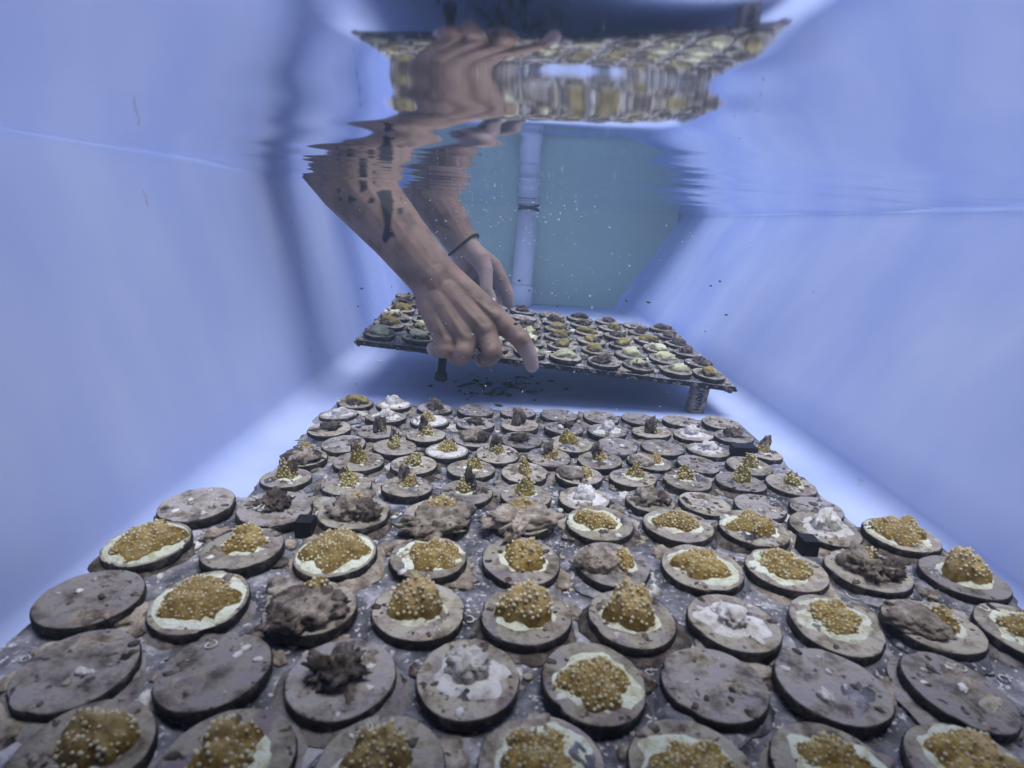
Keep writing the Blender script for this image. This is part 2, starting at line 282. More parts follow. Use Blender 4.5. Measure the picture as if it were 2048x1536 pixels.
# ---------------------------------------------------------------- standpipe
pb = atd(1040, 604, (Vector((0, 1.495, FLOOR))-CAM).dot(fw)); pb.z = FLOOR
pt = atd(1057, 420, (pb-CAM).dot(fw)-0.02); axis = (pt-pb).normalized()
sp = empty('standpipe', pb); sp.rotation_euler = axis.to_track_quat('Z', 'Y').to_euler()
tag(sp, 'white plastic standpipe leaning at the far end of the tank', 'pipe')
pr_ = 0.0262; Lw = (pt-pb).length
b = MB(); b.add(*lathe([(pr_, 0.055), (pr_, Lw+0.14), (pr_-0.003, Lw+0.14), (pr_-0.003, Lw+0.02)], 40, False)); b.build('pipe', M['pvc'], sp)
b = MB(); b.add(*lathe([(pr_+0.004, 0.0), (pr_+0.004, 0.050), (pr_+0.0025, 0.054), (pr_+0.0002, 0.0545)], 40)); b.build('collar', M['pvc'], sp)
b = MB(); b.add(*lathe([(pr_+0.0006, Lw-0.005), (pr_+0.0012, Lw-0.004), (pr_+0.0012, Lw+0.002), (pr_+0.0006, Lw+0.003)], 40, False)); b.build('dark_band', M['ink'], sp)

# ---------------------------------------------------------------- trays
def debris(bm, x0, x1, y0, y1, z, n, smin, smax):
    for k in range(n):
        s = smin*(smax/smin)**(random.random()**2); c = (random.uniform(x0, x1), random.uniform(y0, y1), z+s*0.1)
        v, f = lump(c, (s*random.uniform(0.7, 1.5), s, s*random.uniform(0.3, 0.7)), 0.5, 1.5, ICO1 if s < 0.0016 else ICO2, random.uniform(0, 6.28))
        bm.add(v, f, random.choices([0, 1, 2, 3], [3, 3, 2, 3])[0])
def crusts(bm, x0, x1, y0, y1, z, n):
    for k in range(n):
        s = random.uniform(0.003, 0.010); c = (random.uniform(x0, x1), random.uniform(y0, y1), z)
        v, f = lump(c, (s*random.uniform(0.8, 1.6), s, random.uniform(0.0012, 0.0034)), 0.45, 1.8, ICO3, random.uniform(0, 6.28)); bm.add(v, f, random.choices([0, 1, 2, 3], [1, 4, 2, 4])[0])
def worms(bm, x0, x1, y0, y1, z, n):
    for k in range(n):
        cx, cy = random.uniform(x0, x1), random.uniform(y0, y1); rr = random.uniform(0.0008, 0.0019); a0 = random.uniform(0, 6.28); tot = random.uniform(3, 8); g = random.uniform(0, 0.0004)
        pts = [(cx+(rr+g*t)*math.cos(a0+t), cy+(rr+g*t)*math.sin(a0+t), z+0.0005) for t in np.linspace(0, tot, 9)]
        bm.add(*tube(pts, random.uniform(0.0003, 0.00055), 5))
def make_tray(name, label, x0, x1, y0, y1, ztop, zfloor, loc, rot=None, legs=(), n_deb=500, smax=0.004):
    """origin: centre of the front edge on the plate top"""
    t = empty(name, loc, rot); tag(t, label, 'tray', 'plug trays')
    b = MB(); nx_, ny_ = int((x1-x0)/0.009), int((y1-y0)/0.009); th = 0.0055
    def edge(x, y):   # knocked, overgrown edge
        e = 0.0009
        return x+e*nz3((x, y, 0), 60, 3) , y+e*nz3((x, y, 0), 60, 8)
    top = []; 
    for j in range(ny_+1):
        for i in range(nx_+1):
            x, y = x0+(x1-x0)*i/nx_, y0+(y1-y0)*j/ny_
            ex, ey = edge(x, y); top.append((ex, ey, ztop+0.0007*nz3((x, y, 0), 45, 1)))
    o = len(top); bot = [(x, y, z-th-0.0012*abs(nz3((x, y, 0), 80, 6))) for x, y, z in top]
    f = []
    id_ = lambda i, j: j*(nx_+1)+i
    for j in range(ny_):
        for i in range(nx_):
            f.append((id_(i, j), id_(i+1, j), id_(i+1, j+1), id_(i, j+1))); f.append((o+id_(i, j+1), o+id_(i+1, j+1), o+id_(i+1, j), o+id_(i, j)))
    for i in range(nx_): f.append((id_(i+1, 0), id_(i, 0), o+id_(i, 0), o+id_(i+1, 0))); f.append((id_(i, ny_), id_(i+1, ny_), o+id_(i+1, ny_), o+id_(i, ny_)))
    for j in range(ny_): f.append((id_(0, j), id_(0, j+1), o+id_(0, j+1), o+id_(0, j))); f.append((id_(nx_, j+1), id_(nx_, j), o+id_(nx_, j), o+id_(nx_, j+1)))
    b.add(top+bot, f); b.m = [0 if all(i < o for i in q) else 1 for q in f]; b.build('plate', [M['tray'], M['side']], t, smooth=False)
    for (lx, ly, zb, kind) in legs:
        b = MB()
        if kind == 'bolt':
            b.add(*[[(x+lx, y+ly, z) for x, y, z in q] if k == 0 else q for k, q in enumerate(lathe([(0.0066, zb), (0.0078, zb+0.001), (0.0078, zb+0.008), (0.0068, zb+0.0095), (0.0049, zb+0.010), (0.0049, ztop-th-0.0005)], 20))])
            b.build('leg', M['black'], t)
        elif kind == 'black':
            v, f = box(lx-0.006, lx+0.006, ly-0.006, ly+0.006, zb, ztop-th-0.0005); b.add(v, f); b.build('leg', M['black'], t, smooth=False)
        elif kind == 'peg':
            v, f = box(lx-0.0045, lx+0.0045, ly-0.0045, ly+0.0045, ztop-0.001, zb); b.add(v, f); b.build('peg', M['black'], t, smooth=False)
        elif kind == 'widepeg':
            v, f = box(lx-0.011, lx+0.011, ly-0.006, ly+0.006, ztop-0.001, zb); b.add(v, f); b.build('peg', M['black'], t, smooth=False)
    b = MB(); debris(b, x0+0.002, x1-0.002, y0+0.002, y1-0.002, ztop, n_deb, 0.0006, smax); crusts(b, x0+0.008, x1-0.008, y0+0.008, y1-0.008, ztop, n_deb//6); b.build('grit', [M['white'], M['pink'], M['dead'], M['top']], t, kind='stuff')
    b = MB(); worms(b, x0+0.004, x1-0.004, y0+0.004, y1-0.004, ztop, n_deb//8); b.build('worm_tubes', M['white'], t, kind='stuff')
    b = MB()          # fouling that hangs from the rim
    for k in range(70):
        s = random.uniform(0.001, 0.003); q = random.random()
        if q < 0.6: x, y = random.uniform(x0, x1), y0
        else: x, y = random.choice((x0, x1)), random.uniform(y0, y1)
        v, f = lump((x, y, ztop-th*random.uniform(0.3, 1.1)), (s*1.6, s, s), 0.5, 1.5, ICO2, random.uniform(0, 6), flat=-1); b.add(v, f)
    b.build('rim_fouling', M['dead'], t, kind='stuff')
    return t
TH = 0.0062                                     # plug thickness
Z1, Z2 = HC-0.166-TH, HC-0.196-TH              # plate tops
near = make_tray('plug_tray', 'nearest grey tray of coral plugs, filling the bottom of the picture', -0.228, 0.228, 0.0, 0.47, 0, 0, (0.0375, -0.15, Z1),
    legs=[(-0.19, 0.04, -Z1+FLOOR+0.0003, 'black'), (0.19, 0.04, -Z1+FLOOR+0.0003, 'black'), (-0.19, 0.42, -Z1+FLOOR+0.0003, 'black'), (0.19, 0.42, -Z1+FLOOR+0.0003, 'black')]+
         [(q.x-0.0375, q.y+0.15, 0.0095, 'peg') for q in (atz(612, 1068, Z1), atz(1611, 1105, Z1))], n_deb=1500)
mid = make_tray('plug_tray', 'middle grey tray of coral plugs lying on the tank floor', -0.222, 0.222, 0.0, 0.315, 0, 0, (0.0435, 0.288, Z2),
    legs=[(x, y, -Z2+FLOOR+0.0003, 'black') for x in (-0.19, 0.19) for y in (0.03, 0.285)]+[(q.x-0.0435, q.y-0.288, 0.0125, 'widepeg') for q in (atz(1484, 916, Z2),)], n_deb=1300)
T3LOC, T3ROT = Vector((0.055, 0.6566, 0.0848)), (0.0611, 0.0761, 0.0119)
T3L = 0.2764
lift = make_tray('plug_tray', 'tilted far tray of yellow and dark lumps held up by both hands', -0.226, 0.226, 0.0, T3L, 0, 0, T3LOC, T3ROT,
    legs=[(-0.126, 0.016, -0.042, 'bolt'), (0.052, 0.085, -0.026, 'black'), (-0.16, 0.25, -0.035, 'black'), (0.17, 0.25, -0.030, 'black')], n_deb=1300, smax=0.006)
T3M = Matrix.LocRotScale(T3LOC, __import__('mathutils').Euler(T3ROT), None)
# the overgrown numbered leg under the right front corner
b = MB(); lx, ly = 0.188, 0.012
nseg = 10; 
v = []; f = []
for j in range(nseg+1):
    z = -0.0065-0.034*j/nseg
    for k in range(16):
        a = 2*math.pi*k/16; c_, s_ = math.cos(a), math.sin(a); q = max(abs(c_), abs(s_))**0.75
        rr = 1+0.07*nz3((c_*2, s_*2, z*200), 1, 4); v.append((lx+0.0105*c_/q*rr, ly+0.0075*s_/q*rr, z))
for j in range(nseg):
    for k in range(16): f.append((j*16+k, (j+1)*16+k, (j+1)*16+(k+1) % 16, j*16+(k+1) % 16))
f.append(tuple(range(15, -1, -1))[::-1]); f.append(tuple(nseg*16+k for k in range(16)))
b.add(v, f); lg = b.build('leg', M['legpvc'], lift); lg['label'] = 'brown fouled leg with the embossed number 1007/1'
cu = bpy.data.curves.new('number', 'FONT'); cu.body = '1007/1'; cu.size = 0.0105; cu.extrude = 0.0006; cu.align_x = 'CENTER'; cu.align_y = 'CENTER'
tx = bpy.data.objects.new('number', cu); COL.objects.link(tx); dg = bpy.context.evaluated_depsgraph_get(); dg.update()
tme = bpy.data.meshes.new_from_object(tx.evaluated_get(dg)); bpy.data.objects.remove(tx); tme.materials.clear(); tme.materials.append(M['ink'])
to = bpy.data.objects.new('number', tme); COL.objects.link(to); to.parent = lg
to.matrix_local = Matrix.Translation((lx-0.001, ly-0.0079, -0.0235)) @ Matrix.Rotation(R(90), 4, 'X') @ Matrix.Rotation(R(-90), 4, 'Z')

# ---------------------------------------------------------------- plugs
ORD = ['first', 'second', 'third', 'fourth', 'fifth', 'sixth', 'seventh', 'eighth', 'ninth', 'tenth']
def disc_mesh(rad, th, top):
    sd = random.uniform(0, 99); n = 44; b = MB(); v = []; f = []
    e = random.uniform(0.97, 1.03); notch = [(random.uniform(0, 6.28), random.uniform(0.08, 0.2), random.uniform(0.02, 0.07)) for _ in range(random.randint(0, 4))]
    def R_(a): return rad*(1-sum(dp*math.exp(-(((a-an+3.1416) % 6.2832-3.1416)/wd)**2) for an, wd, dp in notch)+0.022*nz3((math.cos(a), math.sin(a), 0), 1.2, sd)+0.012*nz3((math.cos(a), math.sin(a), 0), 5, sd))
    prof_ = [(0.93, 0.0), (0.985, 0.0012), (1.0, th*0.5), (0.995, th-0.0010), (0.972, th-0.0002), (0.93, th), (0.72, th), (0.45, th), (0.2, th)]
    for i, (q, z) in enumerate(prof_):
        for k in range(n):
            a = 2*math.pi*k/n; rr = R_(a)*q
            if 1 <= i <= 3: rr += 0.0005*nz3((math.cos(a)*8, math.sin(a)*8, z*400), 1, sd)
            x, y = rr*math.cos(a)*e, rr*math.sin(a)/e
            zz = z+(0.00035*nz3((x, y, 0), 220, sd) if i >= 4 else 0)
            v.append((x, y, zz))
    for i in range(len(prof_)-1):
        for k in range(n): f.append((i*n+k, i*n+(k+1) % n, (i+1)*n+(k+1) % n, (i+1)*n+k))
    mi = [0 if i < 4 else 1 for i in range(len(prof_)-1) for k in range(n)]
    o = (len(prof_)-1)*n; f.append(tuple(o+k for k in range(n))); mi.append(1); f.append(tuple(range(n-1, -1, -1))); mi.append(0)
    b.v = v; b.f = f; b.m = mi
    return b
def patch(cx, cy, rx, ry, rot, h, z0, wob=0.16, edge=0.75, nr=9, na=36, bumps=0.15, fine=0.0, tilt=(0, 0), peak=None):
    """raised irregular growth on a plug top: returns verts, faces and a height sampler"""
    sd = random.uniform(0, 99); ca, sa = math.cos(rot), math.sin(rot)
    def pt(t, a):
        w_ = 1+wob*1.5*nz3((math.cos(a), math.sin(a), 0), 1.3, sd)+wob*0.6*nz3((math.cos(a), math.sin(a), 0), 4, sd)
        x, y = rx*w_*t*math.cos(a), ry*w_*t*math.sin(a)
        if peak is None: s = max(0.0, 1-t**(2/edge*1.2))**0.6
        else: s = max(0.0, 1-t**peak[0])**peak[1]
        z = h*s*(1+tilt[0]*x/rx+tilt[1]*y/ry)*(1+bumps*2*nz3((x, y, 0), 1.4/max(rx, ry)*2, sd))
        z += fine*s*nz3((x, y, 0), 500, sd)
        return cx+x*ca-y*sa, cy+x*sa+y*ca, z0-0.0004+max(z, 0)
    v = [pt(0, 0)]; f = []
    for i in range(1, nr+1):
        for k in range(na): v.append(pt((i/nr)**0.85, 2*math.pi*k/na))
    for k in range(na): f.append((0, 1+k, 1+(k+1) % na))
    for i in range(nr-1):
        for k in range(na): f.append((1+i*na+k, 1+(i+1)*na+k, 1+(i+1)*na+(k+1) % na, 1+i*na+(k+1) % na))
    return v, f, pt
def polyps(b, pt, n, r, tmax=0.9, a_range=None):
    n = int(n*1.3); r = r*0.88
    pts = []; tries = 0
    while len(pts) < n and tries < n*14:
        tries += 1; t = math.sqrt(random.random())*tmax; a = random.uniform(0, 6.283) if a_range is None else random.uniform(*a_range)
        p = Vector(pt(t, a))
        if any((p-q).length < r*1.9 for q in pts): continue
        pts.append(p)
        e = 0.03; px_ = Vector(pt(min(t+e, 1), a))-p; py_ = Vector(pt(t, a+0.06/max(t, 0.1)))-p
        nrm = px_.cross(py_); nrm = nrm.normalized() if nrm.length > 1e-12 else Vector((0, 0, 1))
        if nrm.z < 0: nrm = -nrm
        q = nrm.to_track_quat('Z', 'Y'); s = r*random.uniform(0.4, 1.2); el = random.uniform(0.8, 1.8); p = p-nrm*(s*0.1)
        b.add([tuple(p+q @ Vector((x*s, y*s, z*s*el))) for x, y, z in ICO1[0]], ICO1[1])
PLUGS = []
def plug(mtx_loc, rot, rad, kind, label, th=TH, spin=0.0):
    """one plug: disc plus what grows on it. mtx_loc: centre of the underside"""
    small = kind in ('yellow', 'olive', 'dark')
    t = empty('coral_plug' if kind != 'bare' else 'bare_plug', mtx_loc, rot)
    tag(t, label, 'coral plug', 'coral plugs set out on the trays')
    d = disc_mesh(rad, th, None).build('disc', [M['side'], M['topgrey'] if (kind in ('bare', 'dark', 'dead') or random.random() < 0.15) and random.random() < 0.75 else M['top']], t)
    u = rad; S = random.uniform
    if random.random() < 0.75 and mtx_loc[1] < 0.63:
        v, f, pt = patch(S(-.06, .06)*u, S(-.1, .04)*u, u*S(1.08, 1.2), u*S(1.06, 1.16), S(0, 6), S(0.0032, 0.005), 0.0, 0.13, nr=10, na=48, bumps=0.2, fine=0.0012)
        b = MB(); b.add(v, f); b.build('silt', M[random.choice(('tray', 'tray', 'dead', 'topgrey', 'pink'))], t)
    def mound(cx, cy, rx, ry, h, np_, pr=0.0009, brown='brown', peak=(2.0, 0.8), tilt=(0, 0), rotz=0.0, bumps=0.17, tmax=0.96, z0=th):
        v, f, pt = patch(cx, cy, rx, ry, rotz, h, z0, 0.3, nr=12, na=40, bumps=bumps, fine=0.0006, peak=peak, tilt=tilt)
        b = MB(); b.add(v, f); o = b.build('coral_mound', M[brown], t)
        b = MB(); polyps(b, pt, np_, pr, tmax); b.build('polyps', M['tip'], o, kind='stuff')
    def sheet(cx, cy, rx, ry, h=0.0013, m_='cream', wob=0.14, rotz=0.0):
        v, f, pt = patch(cx, cy, rx, ry, rotz, h, th, wob, nr=8, na=44, bumps=0.2, fine=0.0005)
        v = [(x, y, z) if math.hypot(x, y) < 0.95*u else (x*0.95*u/math.hypot(x, y), y*0.95*u/math.hypot(x, y), z-0.0003) for x, y, z in v]; b = MB(); b.add(v, f); b.build('coral_rim' if m_ == 'cream' else 'crust', M[m_], t)
    def chunk(cx, cy, rx, ry, rz, m_='dead', amp=0.4, name='dead_growth', freq=1.6, n=1):
        b = MB()
        for k in range(n):
            dx, dy = (S(-0.5, 0.5)*rx, S(-0.5, 0.5)*ry) if k else (0, 0); s = 1 if k == 0 else S(0.45, 0.75)
            v, f = lump((cx+dx, cy+dy, th+rz*0.22), (rx*s, ry*s, rz*s*(1.0 if k == 0 else 1.25)), amp, freq, ICO4 if (k == 0 and mtx_loc[1] < 0.33 and rx > 0.3*u) else ICO3, S(0, 6.28)); b.add(v, f)
        b.build(name, M[m_], t)
    a = S(0, 6.28); ox, oy = S(-0.1, 0.1)*u, S(-0.05, 0.15)*u
    if kind == 'ring':
        k = S(0.66, 0.80); sheet(ox, oy, u*k*1.12, u*k, S(0.0014, 0.002), wob=0.24); mound(ox, oy-0.05*u, u*k*0.86, u*k*0.78, S(0.005, 0.0075), 95, S(0.0008, 0.00098), peak=(2.8, 0.6), tilt=(S(-.4, .4), S(-0.3, .3)))
    elif kind == 'bigring':
        sheet(0, 0, u*0.97, u*0.95, 0.0022, wob=0.07); mound(0, -0.04*u, u*0.76, u*0.70, S(0.007, 0.0085), 110, 0.00082, peak=(2.6, 0.65), tilt=(S(-.2, .2), 0.3))
    elif kind == 'mound':
        sheet(ox, oy, u*0.60, u*0.55, 0.0015, wob=0.24); mound(ox, oy, u*0.50, u*0.45, S(0.007, 0.009), 50, S(0.00088, 0.00105), peak=(3.0, 0.6), tilt=(S(-.4, .4), S(-.1, .5)))
    elif kind == 'tall':
        sheet(ox, oy, u*0.68, u*0.6, 0.0018); mound(ox, oy-0.04*u, u*0.54, u*0.47, S(0.011, 0.0135), 66, S(0.0009, 0.00115), peak=(3.4, 0.55), tilt=(S(-.3, .3), S(0, .5)))
    elif kind == 'olmound':
        if random.random() < 0.7: sheet(ox, oy, u*0.46, u*0.42, 0.0014)
        mound(ox, oy, u*S(0.32, 0.42), u*S(0.28, 0.36), S(0.007, 0.010), 40, S(0.0009, 0.0012), 'olivec', peak=(2.8, 0.6), tilt=(S(-.7, .7), S(-.1, .5)), bumps=0.35)
        if random.random() < 0.45: chunk(S(-.25, .25)*u, S(0, .2)*u, 0.18*u, 0.15*u, S(0.008, 0.013), 'dead', 0.5)
    elif kind == 'whitering':
        sheet(0, 0, u*0.9, u*0.88, 0.0016, 'white', 0.06); mound(ox, oy, u*0.5, u*0.45, 0.009, 50, 0.00105, 'olivec', peak=(1.7, 0.9))
    elif kind == 'spike':
        sg = random.choice((-1, 1))
        sheet(ox, oy, u*0.4, u*0.36, 0.0014); mound(ox, oy, u*0.33, u*0.3, S(0.008, 0.011), 40, 0.0011, random.choice(('olivec', 'brown')), peak=(2.6, 0.7), tilt=(S(-.5, .5), .3))
        b = MB(); v, f = lump((ox-sg*0.12*u, oy+0.08*u, th+0.006), (0.24*u, 0.2*u, S(0.007, 0.011)), 0.42, 1.7, ICO3); b.add(v, f); b.build('dead_growth', M['dead'], t)
    elif kind == 'deadspike':
        chunk(ox, oy, 0.33*u, 0.28*u, S(0.010, 0.013), 'dead', 0.42, freq=1.8, n=4)
        if random.random() < 0.6: mound(ox+0.1*u, oy-0.12*u, 0.22*u, 0.2*u, 0.008, 18, 0.001, 'olivec', peak=(1.6, 0.9))
    elif kind == 'dead':
        chunk(ox, oy, 0.42*u, 0.34*u, S(0.004, 0.007), 'dead', 0.6, freq=2.2, n=5)
        if random.random() < 0.5: chunk(S(-.3, .3)*u, S(-.4, -.1)*u, 0.18*u, 0.12*u, 0.003, 'white', 0.4, 'crust')
    elif kind == 'white':
        sheet(0, 0, 0.75*u, 0.62*u, 0.0018, 'white', 0.25); chunk(ox, oy, 0.40*u, 0.30*u, S(0.0045, 0.008), 'white', 0.34, 'crust', 1.8, 6)
        if random.random() < 0.45: mound(ox, oy+0.18*u, 0.26*u, 0.2*u, 0.008, 16, 0.0009, peak=(2, .8))
    elif kind == 'half':
        sg = random.choice((-1, 1)); chunk(-0.42*u, -0.05*u, 0.48*u, 0.6*u, S(0.004, 0.006), 'pink', 0.3, 'crust', 1.2, 2)
        sheet(0.3*u, 0.02*u, 0.36*u, 0.46*u, 0.0015); mound(0.27*u, 0.05*u, 0.26*u, 0.4*u, 0.007, 34, 0.001, peak=(2.2, .7))
    elif kind == 'ridged':
        chunk(0, -0.25*u, 1.0*u, 0.62*u, 0.0065, 'pink', 0.28, 'crust', 1.8, 3); chunk(-0.1*u, -0.72*u, 0.85*u, 0.22*u, 0.005, 'pink', 0.4, 'crust', 2.5, 2)
        mound(0.05*u, 0.12*u, 0.56*u, 0.34*u, 0.0105, 42, 0.001, peak=(2.4, .6))
    elif kind == 'crusted':
        chunk(0, -0.2*u, 0.85*u, 0.62*u, 0.0055, 'dead', 0.28, 'crust', 2.2, 4); chunk(0.1*u, -0.3*u, 0.6*u, 0.5*u, 0.0065, 'pink', 0.3, 'crust', 2.6, 2)
        mound(0, 0.42*u, 0.36*u, 0.26*u, 0.009, 24, 0.001, peak=(2, .8))
    elif kind == 'clutter':
        chunk(-0.05*u, 0, 0.55*u, 0.5*u, 0.007, 'pink', 0.5, 'crust', 1.8, 4); chunk(0.4*u, -0.2*u, 0.35*u, 0.3*u, 0.007, 'dead', 0.5, 'dead_growth', 2, 2)
        mound(0.05*u, 0.15*u, 0.3*u, 0.26*u, 0.010, 18, 0.001, peak=(2, .8))
    elif kind in ('yellow', 'olive', 'dark'):
        sxy = S(0.40, 0.52)
        if kind != 'yellow' or random.random() < 0.5: chunk(S(-.3, .3)*u, S(-.2, .1)*u, 0.5*u, 0.4*u, 0.0045, 'dead', 0.5, 'dead_growth', 2.0, 3)
        if kind == 'dark': chunk(ox, oy, sxy*u, sxy*0.8*u, S(0.005, 0.009), 'dead', 0.38, 'dead_growth', 1.6, 4)
        else: chunk(ox, oy, S(0.54, 0.70)*u, S(0.38, 0.48)*u, S(0.0055, 0.008), kind, 0.28, 'coral_mound', 1.7, random.choice((1, 2, 2)))
        if random.random() < 0.5: sheet(0, 0, 0.9*u, 0.85*u, 0.0012, random.choice(('topgrey', 'dead', 'pink')), 0.15)
    if kind == 'bare' and random.random() < 0.6: chunk(S(-.4, .4)*u, S(-.4, .4)*u, S(0.08, 0.2)*u, S(0.06, 0.14)*u, S(0.001, 0.0025), random.choice(('white', 'pink', 'dead')), 0.4, 'crust')
    for k in range(random.choice((1, 2, 2, 3))):      # thin crusts of algae and sediment
        aa = S(0, 6.28); q = S(0.3, 0.7)*u
        v, f, pt = patch(q*math.cos(aa), q*math.sin(aa), u*S(0.18, 0.42), u*S(0.14, 0.34), S(0, 6.28), S(0.0007, 0.0016), th, 0.5, nr=6, na=26, bumps=0.5, fine=0.0012)
        v = [(x, y, z) if math.hypot(x, y) < 0.99*u else (x*0.99*u/math.hypot(x, y), y*0.99*u/math.hypot(x, y), z-0.0012) for x, y, z in v]
        b = MB(); b.add(v, f); b.build('crust', M[random.choice(('pink', 'top', 'topgrey', 'dead', 'tray', 'tray', 'pink'))], t)
    # specks and worm tubes on the disc
    b = MB()
    for k in range(random.randint(8, 18)):
        aa = S(0, 6.28); q = S(0.3, 0.92)*u; s = S(0.0004, 0.0018)
        b.add(*lump((q*math.cos(aa), q*math.sin(aa), th), (s*1.4, s, s*0.5), 0.4, 1.5, ICO1 if s < 0.001 else ICO2, aa), random.choice((0, 1, 1, 2)))
    if random.random() < 0.35:
        aa = S(0, 6.28); q = S(0.6, 0.85)*u; c = (q*math.cos(aa), q*math.sin(aa)); pts = [(c[0]+(0.0012+0.0002*k)*math.cos(aa+k*0.7), c[1]+(0.0012+0.0002*k)*math.sin(aa+k*0.7), th+0.0004) for k in range(9)]
        b.add(*tube(pts, 0.0004, 5), 0)
    b.build('grit', [M['white'], M['dead'], M['pink']], t, kind='stuff')
    PLUGS.append(t); return t
DESC = dict(ring='cream-ringed brown coral plug', bigring='brown coral plug with cream edge', mound='brown coral mound plug', tall='tall brown coral plug', bare='bare grey stone plug',
            olmound='olive coral mound plug', whitering='white-crusted olive coral plug', spike='dark-backed coral spike plug', deadspike='upright dead coral plug', dead='dead dark coral plug', white='white crusted plug',
            half='half pink, half brown coral plug', ridged='pink ridged plug with polyps', crusted='grey crusted plug with polyps', clutter='lumpy overgrown plug',
            yellow='yellow cream lump plug', olive='small olive lump plug', dark='dark rough lump plug')
NEAR = [[(389, 1012, 'bare'), (548, 1018, 'dead'), (706, 1030, 'clutter'), (873, 1036, 'ridged'), (1042, 1040, 'ridged'), (1200, 1046, 'ring'), (1358, 1053, 'ring'), (1507, 1057, 'ring'), (1650, 1058, 'white'), (1806, 1072, 'ring')],
        [(303, 1080, 'bigring'), (488, 1093, 'mound'), (674, 1102, 'bigring'), (857, 1110, 'ring'), (1042, 1115, 'mound'), (1224, 1127, 'half'), (1403, 1131, 'ring'), (1574, 1140, 'ring'), (1738, 1142, 'clutter'), (1921, 1150, 'tall')],
        [(180, 1194, 'bare'), (402, 1200, 'bigring'), (622, 1210, 'crusted'), (837, 1218, 'tall'), (1052, 1229, 'tall'), (1263, 1236, 'tall'), (1466, 1244, 'white'), (1667, 1246, 'ring'), (1867, 1258, 'half'), (2050, 1262, 'ring')],
        [(153, 1338, 'bare'), (430, 1342, 'bare'), (684, 1356, 'dead'), (936, 1354, 'white'), (1184, 1366, 'ring'), (1428, 1368, 'bare'), (1664, 1382, 'bare'), (1915, 1392, 'bare')],
        [(165, 1500, 'mound'), (455, 1515, 'mound'), (760, 1530, 'mound'), (1085, 1525, 'ring'), (1385, 1530, 'ring'), (1670, 1520, 'ring'), (1945, 1510, 'ring')]]
MID = [[(708, 806, 'olive'), (787, 810, 'white'), (869, 817, 'dead'), (951, 821, 'bare'), (1036, 825, 'bare'), (1118, 831, 'bare'), (1202, 834, 'bare'), (1278, 838, 'bare'), (1363, 843, 'bare'), (1443, 847, 'bare')],
       [(679, 828, 'white'), (772, 833, 'white'), (860, 841, 'whitering'), (951, 846, 'dead'), (1039, 850, 'deadspike'), (1127, 857, 'dead'), (1214, 861, 'white'), (1303, 863, 'deadspike'), (1387, 867, 'white'), (1466, 872, 'dead')],
       [(661, 857, 'dead'), (755, 863, 'deadspike'), (852, 870, 'spike'), (945, 876, 'clutter'), (1042, 879, 'dead'), (1139, 886, 'olmound'), (1235, 892, 'bare'), (1325, 895, 'bare'), (1416, 900, 'white'), (1518, 903, 'spike')],
       [(688, 886, 'bare'), (790, 894, 'olmound'), (893, 902, 'whitering'), (995, 907, 'spike'), (1098, 914, 'spike'), (1200, 920, 'spike'), (1296, 925, 'half'), (1395, 929, 'bare'), (1498, 932, 'olmound')],
       [(606, 915, 'crusted'), (719, 922, 'olmound'), (830, 928, 'olmound'), (942, 938, 'olmound'), (1051, 944, 'olmound'), (1158, 950, 'half'), (1269, 953, 'olmound'), (1375, 959, 'olmound'), (1481, 963, 'olmound'), (1582, 969, 'olmound')],
       [(573, 955, 'olmound'), (692, 967, 'olmound'), (813, 973, 'spike'), (934, 983, 'spike'), (1052, 990, 'olmound'), (1168, 997, 'white'), (1300, 1000, 'clutter'), (1409, 1007, 'bare'), (1521, 1012, 'bare'), (1632, 1016, 'bare')]]
def rowname(i, n, front_visible=True):
    return 'back row' if i == 0 else ('front row' if (i == n-1) else ORD[i]+' row from back')
for rows, ztop, tname, rad in ((NEAR, Z1, 'nearest', 0.0203), (MID, Z2, 'middle', 0.0197)):
    placed = []
    for i, row in enumerate(rows):
        for j, (px, py, kind) in enumerate(row):
            p = atz(px, py, ztop+TH); placed.append([p.x, p.y, i, j, kind, rad*random.uniform(0.96, 1.02)])
    for it in range(60):                        # settle the grid so that no two discs interpenetrate
        for A in range(len(placed)):
            for B in range(A+1, len(placed)):
                a_, b_ = placed[A], placed[B]; dx, dy = b_[0]-a_[0], b_[1]-a_[1]; d = math.hypot(dx, dy); need = (a_[5]+b_[5])*1.035
                if d < need:
                    k = (need-d)/2/d*0.6; a_[0] -= dx*k; a_[1] -= dy*k; b_[0] += dx*k; b_[1] += dy*k
    for x, y, i, j, kind, rr in placed:
        lab = '%s, %s from left, %s of %s tray' % (DESC[kind], ORD[j], rowname(i, len(rows)), tname)
        plug((x, y, ztop+0.0004), (random.gauss(0, R(1.6)), random.gauss(0, R(1.6)), 0), rr, kind, lab)
# lifted tray: ten columns by six rows on its own tilted plate
T3 = ['yyyyyydyyo', 'oyyyyooyyd', 'yyyyyoooyd', 'odyydoodod', 'ddydbddodd', 'bddbdbddbd']
from mathutils import Euler
for i, row in enumerate(T3):
    for j, ch in enumerate(row):
        kind = {'y': 'yellow', 'o': 'olive', 'd': 'dark', 'b': 'bare'}[ch]
        lx_ = -0.226+0.0226+0.04525*j*0.992+random.gauss(0, 0.0012); ly_ = 0.0225+0.0458*i+random.gauss(0, 0.0012)
        p = T3M @ Vector((lx_, ly_, 0.0009)); e = (T3M.to_3x3() @ Euler((random.gauss(0, R(1.2)), random.gauss(0, R(1.2)), 0)).to_matrix()).to_euler()
        ri = len(T3)-1-i; lab = '%s, %s from left, %s of lifted tray' % (DESC[kind], ORD[j], rowname(ri, len(T3)))
        plug(p, e, 0.0202*random.uniform(0.95, 1.03), kind, lab, th=0.0055)

